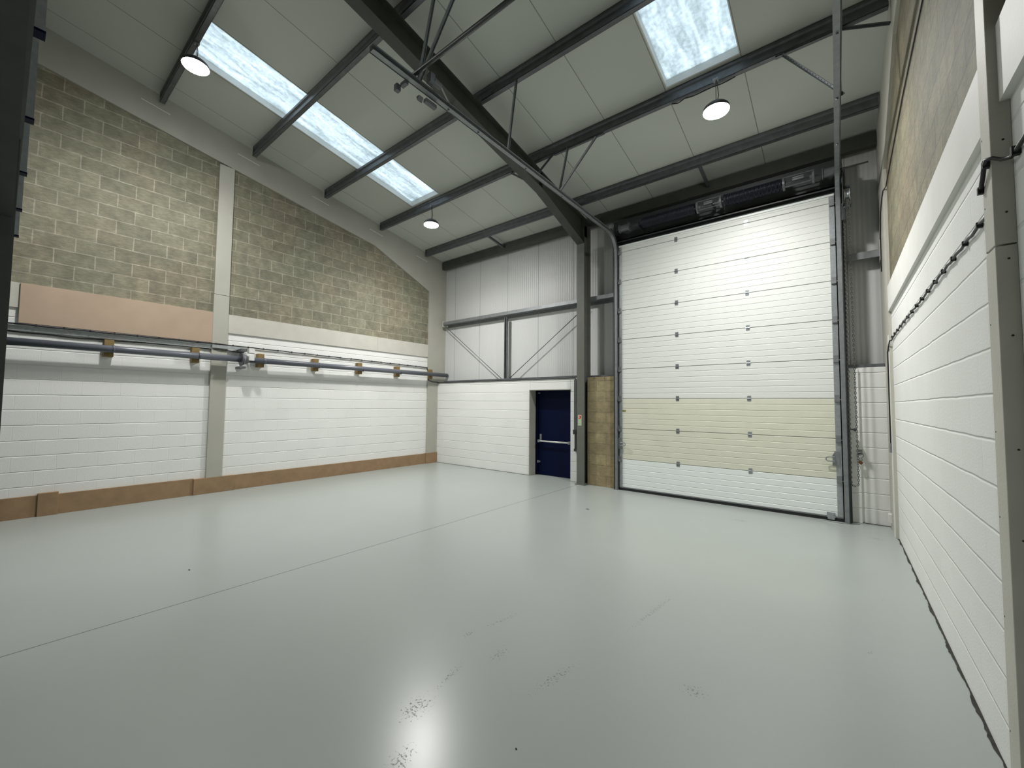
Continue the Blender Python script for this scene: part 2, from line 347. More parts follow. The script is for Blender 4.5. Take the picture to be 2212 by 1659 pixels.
for k, (x0, x1) in enumerate(SK):
    b = MB()   # white upstand lining the opening
    for xa, xb in ((x0, x0 + .012), (x1 - .012, x1)):
        b.prism([(SY0, rz(SY0) - .004), (SY1, rz(SY1) - .004), (SY1, rz(SY1) + .13), (SY0, rz(SY0) + .13)], 0, xa, xb)
    for ya, yb in ((SY0, SY0 + .02), (SY1 - .02, SY1)):
        b.prism([(ya, rz(ya) - .004), (yb, rz(yb) - .004), (yb, rz(yb) + .13), (ya, rz(ya) + .13)], 0, x0 + .012, x1 - .012)
    w = b.build('window_%d' % (k + 1), M['white'])
    struct(w, ['long translucent rooflight in the left bay of the roof', 'translucent rooflight in the right bay of the roof'][k])
    b = MB(); b.prism([(SY0, rz(SY0) + .10), (SY1, rz(SY1) + .10), (SY1, rz(SY1) + .108), (SY0, rz(SY0) + .108)], 0, x0, x1)
    b.build('pane', M['pane'], w)

# side walls (blockwork to the roof): lower part painted, upper part raw
def side_wall(name, xa, xb, mats, ysplit, label):
    b = MB(); ya, yb = YB, 8.35; zs = 2.95
    b.box(xa, xb, ya, yb, -.1, zs, 0)
    def top(y): return rz(max(y, YR)) if y >= YR else rz(YR) - S * (YR - y)
    b.prism([(ya, zs), (YR, zs), (YR, top(YR) + .12), (ya, top(ya) + .12)], 0, xa, xb, 1)
    b.prism([(YR, zs), (ysplit, zs), (ysplit, top(ysplit) + .12), (YR, top(YR) + .12)], 0, xa, xb, 1)
    b.prism([(ysplit, zs), (yb, zs), (yb, top(yb) + .12), (ysplit, top(ysplit) + .12)], 0, xa, xb, 2)
    return struct(b.build(name, mats), label)
side_wall('wall_left', XL - .2, XL, [M['lpaint'], M['lraw'], M['lraw2']], 2.5, 'left block wall, white below and bare above')
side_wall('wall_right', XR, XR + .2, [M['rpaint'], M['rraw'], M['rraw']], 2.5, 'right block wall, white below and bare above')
b = MB(); b.box(-9.3, .9, YB - .2, YB, -.1, 7.3); struct(b.build('wall_rear', M['rear']))

# far wall: masonry dado with the door opening, then sheeting above
DX0, DX1, DZ = -5.68, -4.585, 2.0
MT = 2.24
b = MB()
b.box(XL, DX0, YF, YC + .1, 0, MT); b.box(DX0, DX1, YF, YC + .1, DZ, MT); b.box(DX1, -4.30, YF, YC + .1, 0, MT)
b.box(.14, XR, YF, YC + .1, 0, MT)
b.box(.13, .245, YF - .045, YF, 0, MT - .02)
struct(b.build('wall_far', M['fpaint'], bevel=.006), 'white painted far block wall around the blue door')
b = MB(); b.box(-4.12, -3.50, 7.74, YC, 0, MT - .05); b.box(-4.12, -3.97, 7.74, YC, MT - .05, MT + .0); b.box(-3.96, -3.74, 7.742, YC, MT - .05, MT); b.box(-3.73, -3.5, 7.741, YC, MT - .05, MT)
struct(b.build('wall_return', M['fraw']), 'bare sandy block panel between steel column and big door')
b = MB(); b.box(-9.2, .8, YC, YC + .1, MT, 6.0); b.box(-3.6, .2, YC, YC + .1, -.1, MT); b.box(-6.1, -4.2, YC + .13, YC + .2, -.1, MT + .1)
struct(b.build('wall_cladding', M['clad']), 'pale grey vertical sheeting of the far wall')

# blue fire door
d = struct(thing('door_1', 'navy blue fire exit door with silver push bar', None, (-5.15, 8.08, 0)))
if 'category' in d: del d['category']
b = MB(); b.box(-5.60, -4.585, 8.075, 8.12, .005, 1.955); b.build('door_leaf', M['navy'], d, bevel=.004)
b = MB(); b.box(-5.68, -5.60, 8.05, 8.13, 0, 2.0); b.box(-5.60, -4.585, 8.05, 8.13, 1.955, 2.0); b.build('door_frame', M['navyd'], d, bevel=.003)
pb = MB(); pb.tube([(-5.53, 7.985, .80), (-4.70, 7.985, .80)], .019, 12)
pbo = pb.build('push_bar', M['silver'], d, smooth=True)
for q_ in ((-5.55, -5.50, 7.96, 8.075, .77, .83), (-4.73, -4.68, 7.96, 8.075, .77, .83)):
    q = MB(); q.box(*q_); q.build('bar_bracket', M['galv'], pbo, bevel=.004)
q = MB(); q.box(-5.535, -5.495, 8.03, 8.075, .83, .96); q.build('latch_case', M['galv'], d, bevel=.004)
for q_ in ((-5.61, -5.585, 8.045, 8.076, .28, .34), (-5.565, -5.545, 8.06, 8.076, .29, .33), (-5.60, -5.55, 8.045, 8.076, 1.92, 1.94)):
    q = MB(); q.box(*q_); q.build('bolt_keep', M['galvl'], d)
b = MB(); b.box(-5.682, -5.672, 7.80, 8.06, 0, 2.0); b.box(-5.682, -4.583, 7.80, 8.06, 1.988, 2.002)
struct(b.build('trim_door_lining', M['casing']))

# casings around the hidden portal frames on both side walls
PYC = [7.20, 5.76, 4.34, 2.90, 1.49]
def casing_poly(name, xa, xb, ycol, mtl, label):
    b = MB()
    # sloping box as convex pieces
    b.prism([(YR, rz(YR) - .59), (5.70, rz(5.70) - .585), (5.70, rz(5.70)), (YR, rz(YR))], 0, xa, xb)
    b.prism([(5.70, rz(5.70) - .585), (ycol, 4.81), (ycol, rz(ycol)), (5.70, rz(5.70))], 0, xa, xb)
    b.prism([(ycol, MT), (YC, MT), (YC, rz(YC)), (ycol, rz(ycol))], 0, xa, xb)
    b.box(xa, xb, ycol, YF, 0, MT)
    return struct(b.build(name, mtl), label)
casing_poly('trim_1', XL, -8.94, 7.46, M['casing'], 'beige boxed rafter and corner column on the left wall')
casing_poly('trim_2', .545, XR, 7.17, M['band'], 'beige boxed rafter and corner column on the right wall')
b = MB(); b.box(.535, .56, 7.19, 7.25, 0, 2.6); b.box(.51, .545, 7.62, 7.70, .09, .21); struct(b.build('trim_3', M['casingw'], bevel=.004), 'narrow white boxing at the right far corner')
for y in PYC:
    b = MB(); b.bar((-8.938, y - .22, rz(y - .22) - .245), (-8.938, y + .16, rz(y + .16) - .245), .003, .010); b.build('slot_edge', M['white'], bpy.data.objects['trim_1'])
# boxed posts in mid wall
b = MB(); b.box(XL, -8.93, 2.40, 2.645, .28, 3.635); b.box(XL, -8.928, 2.402, 2.643, 3.64, 6.1); struct(b.build('trim_4', M['casing'], bevel=.003), 'beige boxed post halfway along the left wall')
b = MB(); b.box(.515, XR, 2.49, 2.62, 0, 2.315); b.box(.515, XR, 2.49, 2.62, 2.322, 6.2)
po = struct(b.build('trim_5', M['band'], bevel=.003), 'beige boxed post on the right wall close to the viewer')
for z in (.3, .75, 1.15, 1.5, 1.95, 2.26, 2.45, 2.75):
    b = MB(); b.tube([(.55, 2.4885, z), (.55, 2.4905, z)], .004, 8); b.build('screw_head', M['black'], po)
    b = MB(); b.box(.5142, .5152, 2.597, 2.603, z + .06, z + .066); b.build('screw_head', M['black'], po)
# horizontal beige bands
b = MB(); b.box(XL, -8.955, 2.645, 5.85, 2.95, 3.30); b.box(XL, -8.955, 5.853, 7.46, 2.95, 3.30); b.box(XL, -8.955, YB, 2.40, 2.95, 3.30)
struct(b.build('trim_6', M['band']), 'beige band along the left wall above the white blocks')
b = MB(); b.box(.545, XR, 2.62, 7.17, 2.91, 3.235); b.box(.545, XR, .3, 2.49, 2.91, 3.235); struct(b.build('trim_7', M['casingw']), 'pale band along the right wall above the white blocks')
# baseboards of brown board
b = MB(); b.box(XL, -8.945, .02, .43, 0, .30); b.box(XL, -8.945, .61, 2.23, 0, .29); b.box(XL, -8.945, 2.83, 7.44, 0, .275)
struct(b.build('baseboard_left', M['mdf'], bevel=.003), 'brown fibreboard skirting along the left wall')
for i, (y0, y1, z, lb) in enumerate(((.42, .62, .325, 'short brown board box at the left end of the skirting'), (2.22, 2.84, .28, 'brown board box around the foot of the left post'), (7.43, YF, .285, 'brown board box at the far left corner'))):
    b = MB(); b.box(XL, -8.915, y0, y1, 0, z); struct(b.build('trim_%d' % (8 + i), M['mdf'], bevel=.004), lb)

# dirty open gap at wall feet
def gap(name, p0, p1, nrm, w, n=90):
    b = MB(); p0 = Vector(p0); p1 = Vector(p1); nrm = Vector(nrm); up = []; dn = []
    ph = random.random() * 9
    for i in range(n + 1):
        t = i / n; p = p0.lerp(p1, t)
        ww = w * (.55 + .35 * math.sin(ph + t * 23) * math.sin(ph + t * 61) + .35 * random.random())
        up.append(p); dn.append(p + nrm * ww)
    vs = up + dn; fs = [(i, i + 1, n + 2 + i, n + 1 + i) for i in range(n)]
    vs2 = [Vector(v) + Vector((0, 0, .002)) for v in vs]
    b.add(vs2, fs); return struct(b.build(name, M['gap']))
gap('trim_11', (XR, 2.62, 0), (XR, 7.17, 0), (-1, 0, 0), .021, 150)
gap('trim_12', (-8.90, YF, 0), (DX0, YF, 0), (0, -1, 0), .028, 80)
gap('trim_13', (.25, YF, 0), (.55, YF, 0), (0, -1, 0), .035, 20)

# partition at the left of the viewer, with the ends of its hanging studs
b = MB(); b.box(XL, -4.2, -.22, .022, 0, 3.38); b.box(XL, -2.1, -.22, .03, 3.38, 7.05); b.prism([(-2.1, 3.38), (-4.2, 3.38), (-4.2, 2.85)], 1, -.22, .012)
struct(b.build('wall_near', mat('shadowed_grey_partition', (.06, .066, .06), .6, noise=.1)), 'shade-darkened grey partition at the extreme left')  # shade of the grazing, turned-away faces is put into this dark base colour
for k in range(6):
    x = -1.93 - k * .968
    if k == 0: x = -2.12
    t = thing('partition_stud', ['pale stud end on the dark partition at far left, %s' % w for w in ('topmost in view', 'second from the top', 'third from the top', 'fourth from the top', 'fifth from the top', 'lowest and smallest')][k], 'stud', (x, .045, 3.39), 'stud ends on the left partition')
    b = MB(); b.box(x - .06, x, .031, .036, 3.40, 6.8); b.box(x - .06, x, .060, .065, 3.40, 6.8); b.box(x - .005, x, .036, .060, 3.40, 6.8)
    b.build('channel', M['galvl'], t)
    b = MB(); b.box(x - .065, x + .004, .030, .068, 3.39, 3.402); b.build('end_cap', M['navyd'], t)

# ------------------------------------------------------------------ steel frame
RX0, RX1 = -4.30, -4.125
t = thing('portal_frame', 'dark green steel portal frame, column and sloping rafter, left of the big door', 'steel frame', (-4.21, 7.75, 0))
b = MB(); b.box(RX0, RX1, 7.60, 7.612, 0, 5.12); b.box(-4.217, -4.208, 7.612, 7.878, 0, 5.55); b.box(RX0, RX1, 7.878, 7.89, 0, 5.55); b.box(RX0 - .03, RX1 + .03, 7.57, 7.9, 0, .015)
b.build('column', M['colm'], t, bevel=.002)
b = MB(); dp = .31; yt = 7.89
def rt(y): return rz(y) - .19
b.prism([(YR, rt(YR)), (yt, rt(yt)), (yt, rt(yt) - .013), (YR, rt(YR) - .013)], 0, RX0, RX1)
b.prism([(YR, rt(YR) - .013), (yt, rt(yt) - .013), (yt, rt(yt) - dp), (YR, rt(YR) - dp)], 0, -4.217, -4.208)
b.prism([(YR, rt(YR) - dp), (6.05, rt(6.05) - dp), (6.05, rt(6.05) - dp - .013), (YR, rt(YR) - dp - .013)], 0, RX0, RX1)
b.build('rafter', M['green'], t, bevel=.002)
b = MB(); y0, z0, y1, z1 = 6.05, rt(6.05) - dp - .01, 7.62, 5.08
b.prism([(y0, z0), (y1, z1), (y1, z1 + .014), (y0, z0 + .014)], 0, RX0, RX1)
b.prism([(y0, z0 + .012), (y1, z1 + .012), (7.88, z1 + .012), (7.88, rt(7.88) - dp), (y0, rt(y0) - dp)], 0, -4.216, -4.209)
b.box(RX0, RX1, 7.60, 7.612, 5.1, 5.62); b.box(RX0 + .01, RX1 - .01, 6.04, 6.052, rt(6.05) - dp, rt(6.05) - .013)
b.build('haunch', M['green'], t, bevel=.002)

b = MB(); y = 7.9
t = thing('eaves_beam', 'dark steel eaves beam along the top of the far wall', 'beam', (-4.2, 7.95, 5.6))
b.prism([(7.90, 5.545), (8.0, 5.545), (8.0, 5.56), (7.915, 5.56), (7.915, 5.735), (8.0, 5.735), (8.0, 5.75), (7.90, 5.75)], 0, -8.92, .54)
b.build('channel', M['green'], t)

# purlins: Z sections hanging under the roof
def zsec(b, y, x0, x1, dpt=.185, fl=.065, th=.004):
    z1 = rz(y) - .004
    pr = [(fl, -.022), (fl, -.004), (0, -.004), (0, -.045), (.022, -.062), (.022, -.118), (-.004, -.132), (-.004, -dpt), (fl, -dpt), (fl, -dpt + .02)]
    for (a, c), (d, e) in zip(pr[:-1], pr[1:]):
        n = Vector((0, e - c, -(d - a))).normalized() * th
        q = [(y + a, z1 + c), (y + d, z1 + e), (y + d - n.y * 1, z1 + e - n.z), (y + a - n.y, z1 + c - n.z)]
        b.prism(q, 0, x0, x1)
PY = [7.20, 5.76, 4.34, 2.90, 1.49]
PL = ['galvanised roof purlin nearest the far wall, above the big door', 'galvanised roof purlin at the lower ends of the rooflights', 'galvanised roof purlin crossing mid roof, third from the far wall', 'galvanised roof purlin fourth from the far wall, crossing the left rooflight', 'galvanised roof purlin nearest the viewer, at the top end of the left rooflight']
for y, lb in zip(PY, PL):
    t = thing('roof_purlin', lb, 'purlin', (-4.2, y, rz(y) - .18), 'roof purlins')
    b = MB(); zsec(b, y, -8.84, .53); b.build('z_section', M['galvd'], t)
    for xx in (RX0 - .25, RX1 + .05):
        b = MB(); b.box(xx, xx + .2, y - .010, y - .0045, rz(y) - .175, rz(y) - .14); b.build('sleeve_plate', M['galvd'], t)
    b = MB(); b.box(-8.84, -8.83, y - .004, y + .07, rz(y) - .185, rz(y) - .01); b.build('end_cleat', M['galvd'], t)
# sag bars between last purlin and eaves beam
for x, lb in ((-6.59, 'short sag bar between purlin and eaves beam in the left bay'), (-1.75, 'short sag bar between purlin and eaves beam above the big door')):
    b = MB(); b.bar((x, 7.21, 5.77), (x, 7.9, 5.66), .045, .045); tag(b.build('sag_bar', M['galvd']), lb, 'sag bar', 'sag bars near the eaves')
# rafter stays
def stay(p, q, lb, r=.035, m='galvd'):
    b = MB(); b.bar(p, q, r, .006); b.bar(Vector(p) + Vector((0, 0, -.012)), Vector(q) + Vector((0, 0, -.012)), .006, r)
    return tag(b.build('rafter_stay', M[m]), lb, 'brace', 'angle stays from rafter to purlin')
stay((-4.10, 5.78, 5.72), (-3.74, 5.78, 5.975), 'short diagonal steel stay right of the rafter, under the second purlin')
stay((-4.32, 5.78, 5.72), (-4.66, 5.78, 5.975), 'short diagonal steel stay left of the rafter, under the second purlin')
stay((.12, 5.78, 5.965), (.54, 5.80, 5.80), 'short steel stay from purlin to the right wall, top right')

# side rail on the far wall, its struts and tie rods
t = thing('side_rail', 'galvanised horizontal rail across the sheeting, left of the steel column and past it', 'wall rail', (-6.5, 7.95, 3.9))
b = MB(); b.box(-8.84, -3.45, 7.90, 7.904, 3.915, 3.995); b.box(-8.84, -3.45, 7.904, 8.088, 3.915, 3.919); b.box(-8.84, -3.45, 8.084, 8.088, 3.85, 3.915)
b.build('z_section', M['galv'], t)
b = MB(); b.box(-8.86, -8.84, 7.89, 8.03, 3.86, 4.03); b.build('end_cleat', M['band'], t)
t = thing('side_rail', 'short galvanised rail beside the chain hoist, right of the big door', 'wall rail', (.33, 7.95, 3.9))
b = MB(); b.box(.11, .53, 7.90, 8.085, 3.96, 3.965); b.box(.11, .53, 7.90, 7.905, 3.86, 3.96); b.box(.11, .53, 7.905, 7.96, 3.86, 3.865); b.build('z_section', M['galv'], t)
b = MB(); b.box(.53, .545, 7.88, 8.06, 3.80, 4.10); b.build('end_cleat', M['band'], t)
t = thing('rail_strut', 'upright twin steel strut between the two tie rods on the far sheeting', 'strut', (-6.53, 7.97, MT + .06))
b = MB()
for xx in (-6.565, -6.50): b.box(xx - .012, xx + .012, 7.93, 7.98, MT + .06, 3.85)
b.box(-6.553, -6.512, 7.975, 7.98, MT + .06, 3.85)
b.build('channel', M['galvd'], t)
for (p, q), lb in zip((((-8.80, 7.98, 3.86), (-6.70, 7.98, 2.31)), ((-4.32, 7.98, 3.80), (-6.42, 7.98, 2.31))), ('thin diagonal tie rod left of the upright strut', 'thin diagonal tie rod right of the upright strut')):
    b = MB(); b.tube([p, q], .009, 8); tag(b.build('tie_rod', M['galvd'], smooth=True), lb, 'tie rod', 'diagonal tie rods on the far sheeting')
# base channel on the masonry
b = MB(); b.box(-8.70, -4.44, 7.84, 8.085, MT, MT + .055); b.box(-4.12, -3.50, 7.80, 8.085, MT, MT + .04)
tag(b.build('base_rail', M['galvd']), 'grey steel rail lying on top of the far block wall', 'rail')
b = MB(); b.box(.14, .54, 7.85, 8.085, MT, MT + .05)
tag(b.build('base_rail', M['galvd']), 'short grey steel rail on the white blocks right of the big door', 'rail')

# ------------------------------------------------------------------ big sectional door
DL, DR, DY, DT = -3.36, .02, 7.70, 4.87
d = struct(thing('door_2', 'large white sectional overhead door', None, (-1.67, 7.72, 0)))
if 'category' in d: del d['category']
seams = [.028, .605, 1.198, 1.789, 2.373, 2.960, 3.548, 4.140, 4.735, 4.868]
def panel_prof(z0, z1, nr):
    """face toward -y with shallow ribs"""
    p = [(DY + .04, z0 + .004), (DY + .003, z0 + .004), (DY, z0 + .008)]
    H = z1 - z0
    for i in range(1, nr):
        zc = z0 + H * i / nr
        p += [(DY, zc - .008), (DY + .0048, zc - .003), (DY + .0048, zc + .003), (DY, zc + .008)]
    p += [(DY, z1 - .008), (DY + .003, z1 - .004), (DY + .04, z1 - .004)]
    return p
for i in range(9):
    z0, z1 = seams[i], seams[i + 1]; m = 'doorc' if i in (1, 2) else 'doorw2' if i == 0 else 'doorw'
    b = MB(); pr = panel_prof(z0, z1, 6 if i < 8 else 2)
    n = len(pr); x0, x1 = DL + .03, DR - .055
    vs = [(x0, a, z) for a, z in pr] + [(x1, a, z) for a, z in pr]
    fs = [(k, k + 1, n + k + 1, n + k) for k in range(n - 1)] + [(n - 1, 0, n, 2 * n - 1), tuple(range(n)), tuple(range(n, 2 * n))]
    b.add(vs, fs); o = b.build('door_panel', M[m], d)
    if i in (1, 2): o['label'] = 'cream coloured door panel'
    for x in (-2.275, -1.135):
        if i == 8: continue
        h = MB(); z = z1
        h.box(x - .028, x + .028, DY - .004, DY, z - .045, z - .003); h.box(x - .028, x + .028, DY - .004, DY, z + .003, z + .045)
        h.tube([(x - .03, DY - .007, z), (x + .03, DY - .007, z)], .008, 8)
        for sx in (-.016, .016):
            for sz in (-.028, .028): h.tube([(x + sx, DY - .008, z + sz), (x + sx, DY - .003, z + sz)], .006, 6)
        h.build('hinge', M['galvl'] if x > -1.5 else M['galv'], o)
b = MB()
b.box(DL - .035, DL + .03, DY - .003, DY + .038, seams[0] + .002, seams[9] - .002)
b.build('end_strip', M['galvl'], d)
b = MB()
b.box(DR - .055, DR + .012, DY - .003, DY + .038, seams[0] + .002, seams[9] - .002)
b.build('end_strip', M['galvl'], d)
b = MB(); b.box(DL - .03, DR + .01, DY - .012, DY + .045, seams[9] - .03, seams[9] + .002); b.build('top_rail', M['doorw2'], d)
b = MB(); b.box(DL - .03, DR + .01, DY - .006, DY + .039, .046, .066); b.build('bottom_rail', M['galv'], d)
b = MB(); b.box(DL - .04, DR + .03, DY - .010, DY + .06, 0.0, .045); b.build('bottom_seal', M['black'], d)
for i in range(1, 9):
    for x, s in ((DL - .02, -1), (DR - .02, 1)):
        h = MB(); z = seams[i]
        h.box(x - .028, x + .028, DY - .03, DY - .003, z - .05, z - .012); h.box(x - .03, x + .03, DY - .008, DY - .003, z - .06, z + .05)
        h.tube([(x - .035 * s, DY - .02, z - .02), (x + .10 * s, DY - .02, z - .02)], .006, 8)
        h.tube([(x + .06 * s, DY - .02, z - .02), (x + .085 * s, DY - .02, z - .02)], .022, 12)
        h.build('roller_bracket', M['galv'], d)
for x, s in ((DL - .01, 1), (DR - .05, -1)):
    h = MB(); h.prism([(x - .04 * s, .80), (x + .045 * s, .80), (x + .045 * s, .95), (x + .015 * s, 1.01), (x - .04 * s, 1.01)], 1, DY - .016, DY - .004)
    h.tube([(x + s * .02, DY - .02, .87), (x + s * .02, DY - .06, .87), (x + s * .10, DY - .06, .87), (x + s * .12, DY - .06, .885), (x + s * .12, DY - .06, .915), (x + s * .10, DY - .06, .93), (x + s * .02, DY - .06, .93), (x + s * .02, DY - .02, .93)], .008, 8)
    h.build('door_handle', M['galv'], d)
h = MB(); h.box(DL + .03, DL + .10, DY - .0015, DY, 1.525, 1.565); h.build('door_label', M['olive'], d)['label'] = 'small olive label'
h = MB(); h.box(-.16, -.06, DY - .03, DY - .01, .045, .12); h.box(-.15, -.07, DY - .04, DY - .03, .02, .075)
h.tube([(-.135, DY - .033, .1), (-.135, DY - .045, .1)], .01, 8); h.tube([(-.085, DY - .033, .1), (-.085, DY - .045, .1)], .01, 8)
h.build('floor_bolt', M['galvl'], d)

# jambs and header behind the door
b = MB(); b.box(-3.53, -3.40, 7.74, 8.085, 0, 5.0); b.box(.045, .135, 7.74, 8.085, 0, 5.0); b.box(-3.53, .135, 7.76, 8.085, 4.80, 5.42)
struct(b.build('trim_14', M['darkst']), 'dark steel jambs and header around the big door')

def track(name, xc, s, lb, right):
    """C-section door track: upright, quarter bend, level run back to the viewer"""
    t = thing(name, lb, 'door track', (xc, 7.66, 0), 'overhead door tracks')
    path = [Vector((xc, 7.665, 0)), Vector((xc, 7.665, 4.72))]
    R = .36
    for k in range(1, 11):
        a = PI / 2 * k / 10; path.append(Vector((xc, 7.665 - R * (1 - math.cos(a)), 4.72 + R * math.sin(a))))
    path.append(Vector((xc, 2.10, 5.08)))
    b = MB()
    # section in (x, n) where n is the in-plane normal
    sec = [(-.03, -.028), (.022, -.028), (.03, -.022), (.03, .022), (.022, .028), (-.03, .028), (-.03, .022), (.02, .022), (.025, .018), (.025, -.018), (.02, -.022), (-.03, -.022)]
    sec = [(x * s, n) for x, n in sec]; n = len(sec); vs = []
    for i, p in enumerate(path):
        dv = (path[min(i + 1, len(path) - 1)] - path[max(i - 1, 0)]).normalized()
        nn = Vector((1, 0, 0)).cross(dv)
        for a, c in sec: vs.append(p + Vector((a, 0, 0)) + nn * c)
    fs = []
    for i in range(len(path) - 1):
        for k in range(n): j = (k + 1) % n; fs.append((i * n + k, i * n + j, (i + 1) * n + j, (i + 1) * n + k))
    fs += [tuple(range(n)), tuple(range((len(path) - 1) * n, len(path) * n))]
    b.add(vs, fs); b.build('rail', M['galv'], t)
    # upper angle riveted along the level run
    b = MB(); b.box(xc + s * .031, xc + s * .035, 2.1, 7.28, 5.05, 5.11); b.box(xc - s * .03, xc + s * .035, 2.1, 7.28, 5.11, 5.114)
    b.build('angle', M['galvd'], t)
    b = MB(); b.box(xc + s * .031, xc + s * .036, 7.63, 7.74, 0, 4.75); b.box(xc + s * .0, xc + s * .05, 7.695, 7.74, 0.0, 5.16); b.build('wall_angle', M['darkst'], t)
    b = MB(); b.prism([(7.68, 4.82), (7.68, 5.2), (7.50, 5.2), (7.44, 5.15)], 0, xc + s * .032, xc + s * .036); b.build('gusset', M['galvd'], t)
    for y in (6.6, 5.6, 4.6, 3.6, 3.1):
        b = MB(); b.tube([(xc, y, 5.035), (xc, y, 5.05)], .012, 8); b.build('bolt', M['galv'], t)
    return t
track('door_track', -3.44, -1, 'left overhead track of the big door, bending back under the rafter', False)
track('door_track', .075, 1, 'right overhead track of the big door beside the chain hoist', True)

# cross tube between the two tracks
b = MB(); b.tube([(-3.50, 2.60, 5.14), (.13, 2.60, 5.14)], .024, 14)
tag(b.build('cross_tube', M['darkst'], smooth=True), 'dark round tube crossing between the two door tracks near the top of the photo', 'tube')

def hanger(p, q, lb, w=.035, holes=True):
    """perforated angle from track p to purlin q"""
    p = Vector(p); q = Vector(q); b = MB(); dv = (q - p).normalized()
    b.bar(p, q, w, .004, up=(1, 0, 0)); off = dv.cross(Vector((1, 0, 0))).normalized() * w / 2
    b.bar(p + off, q + off, .004, w, up=(1, 0, 0))
    L_ = (q - p).length; n = int(L_ / .05)
    for k in range(1, n):
        c = p + dv * (k * .05) + Vector((-.0035, 0, 0)); b.bar(c - dv * .009, c + dv * .009, .010, .002, mi=1, up=(1, 0, 0))
    return tag(b.build('track_hanger', [M['galv'], M['black']]), lb, 'hanger', 'perforated hangers of the door tracks')
hanger((-3.44, 2.66, 5.11), (-3.44, 2.89, rz(2.9) - .18), 'steel hanger rising from the near end of the left door track')
hanger((-3.42, 2.66, 5.11), (-2.85, 2.90, rz(2.9) - .18), 'slanting steel hanger beside the nearest one on the left door track')
hanger((-3.44, 4.18, 5.11), (-3.44, 4.35, rz(4.34) - .18), 'single steel hanger at mid length of the left door track')
hanger((-3.44, 5.50, 5.11), (-3.44, 5.76, 5.965), 'upright steel hanger of the pair nearest the steel column')
hanger((-3.42, 5.50, 5.11), (-2.93, 5.78, 5.955), 'slanting steel hanger of the pair nearest the steel column')
hanger((.10, 5.60, 5.11), (.10, 5.76, 5.965), 'upright steel hanger of the right door track')
hanger((.13, 5.58, 5.07), (-.42, 5.78, 5.955), 'long slanting steel hanger joining the right door track to the purlin')
for (x0, x1), lb in zip(((-3.72, -2.80), (-.50, .13)), ('slotted steel strip under the purlin near the rafter', 'slotted steel strip under the purlin above the right door track')):
    b = MB(); b.box(x0, x1, 5.775, 5.82, rz(5.76) - .205, rz(5.76) - .187); tag(b.build('mounting_strip', M['galvd']), lb, 'mounting strip', 'slotted strips under the purlin')
# bracket cluster at the near end of the left track
t = thing('track_end_bracket', 'cluster of small steel brackets near the free end of the left door track', 'bracket', (-3.5, 2.62, 5.0))
for q in ((-3.56, -3.472, 2.52, 2.56, 5.02, 5.06), (-3.60, -3.55, 2.47, 2.52, 4.96, 5.03)):
    b = MB(); b.box(*q); b.build('plate', M['galvd'], t)
b = MB(); b.prism([(-3.52, 5.0), (-3.50, 4.95), (-3.47, 5.0)], 1, 2.70, 2.76); b.build('clip', M['galvd'], t)
b = MB(); b.box(-3.52, -3.472, 2.80, 2.95, 4.99, 5.03); b.build('clip', M['galvd'], t)
b = MB(); b.box(-3.40, -3.33, 2.74, 2.80, 5.115, 5.22); b.tube([(-3.36, 2.80, 5.16), (-3.36, 2.90, 5.16)], .035, 12); b.build('bumper', M['galvd'], t)
b = MB(); b.tube([(-3.36, 2.90, 5.17), (-4.28, 3.92, 5.945)], .010, 8); tag(b.build('bumper_rod', M['galv'], smooth=True), 'thin rod slanting from the track end up to the underside of the rafter', 'rod')

# torsion shaft with springs
SYs, SZ = 7.50, 5.125
t = thing('torsion_shaft', 'black torsion spring shaft above the big white door', 'spring shaft', (-1.67, SYs, SZ))
b = MB(); b.tube([(-3.50, SYs, SZ), (.30, SYs, SZ)], .0135, 12); b.build('shaft', M['galvd'], t, smooth=True)
def coil(x0, x1, r, wire, pitch):
    b = MB(); n = int((x1 - x0) / pitch); pts = []
    for i in range(n * 12 + 1):
        a = 2 * PI * i / 12; pts.append((x0 + (x1 - x0) * i / (n * 12), SYs + math.cos(a) * r, SZ + math.sin(a) * r))
    b.tube(pts, wire, 5); return b
for x0, x1 in ((-2.82, -1.88), (-1.42, -.60)):
    coil(x0, x1, .090, .0085, .0178).build('spring', M['spring'], t, smooth=True)
for xc, w in ((-1.65, .20), (-.39, .20)):
    b = MB()
    for sx in (-1, 1):
        b.tube([(xc + sx * w, SYs, SZ), (xc + sx * (w - .03), SYs, SZ)], .100, 18); b.tube([(xc + sx * (w - .03), SYs, SZ), (xc + sx * (w - .06), SYs, SZ)], .035, 14)
    b.box(xc - .07, xc + .07, SYs - .10, SYs - .085, SZ - .02, SZ + .004); b.box(xc - .07, xc + .07, SYs - .10, SYs - .085, SZ + .014, SZ + .03)
    b.tube([(xc - w, SYs - .065, SZ + .075), (xc + w, SYs - .065, SZ + .075)], .007, 8); b.tube([(xc - w, SYs - .065, SZ - .075), (xc + w, SYs - .065, SZ - .075)], .007, 8)
    b.build('winding_cone', M['galvd'], t)
for xc in (-3.18, .0):
    b = MB(); b.tube([(xc - .1, SYs, SZ), (xc - .09, SYs, SZ), (xc - .085, SYs, SZ), (xc + .085, SYs, SZ), (xc + .09, SYs, SZ), (xc + .1, SYs, SZ)], [.085, .085, .062, .062, .085, .085], 20)
    b.build('cable_drum', M['galvd'], t)
for xc in (-3.40, -2.9, -1.60, .13):
    b = MB(); b.box(xc - .004, xc + .004, SYs - .05, 7.76, SZ - .05, SZ + .05); b.box(xc - .03, xc + .03, 7.752, 7.76, SZ - .18, SZ + .10); b.build('bearing_bracket', M['darkst'], t)
b = MB(); b.box(-3.45, .14, 7.68, 7.76, 4.96, 4.985); b.box(-3.45, .14, 7.68, 7.684, 4.94, 4.985); b.build('mounting_angle', M['darkst'], t)

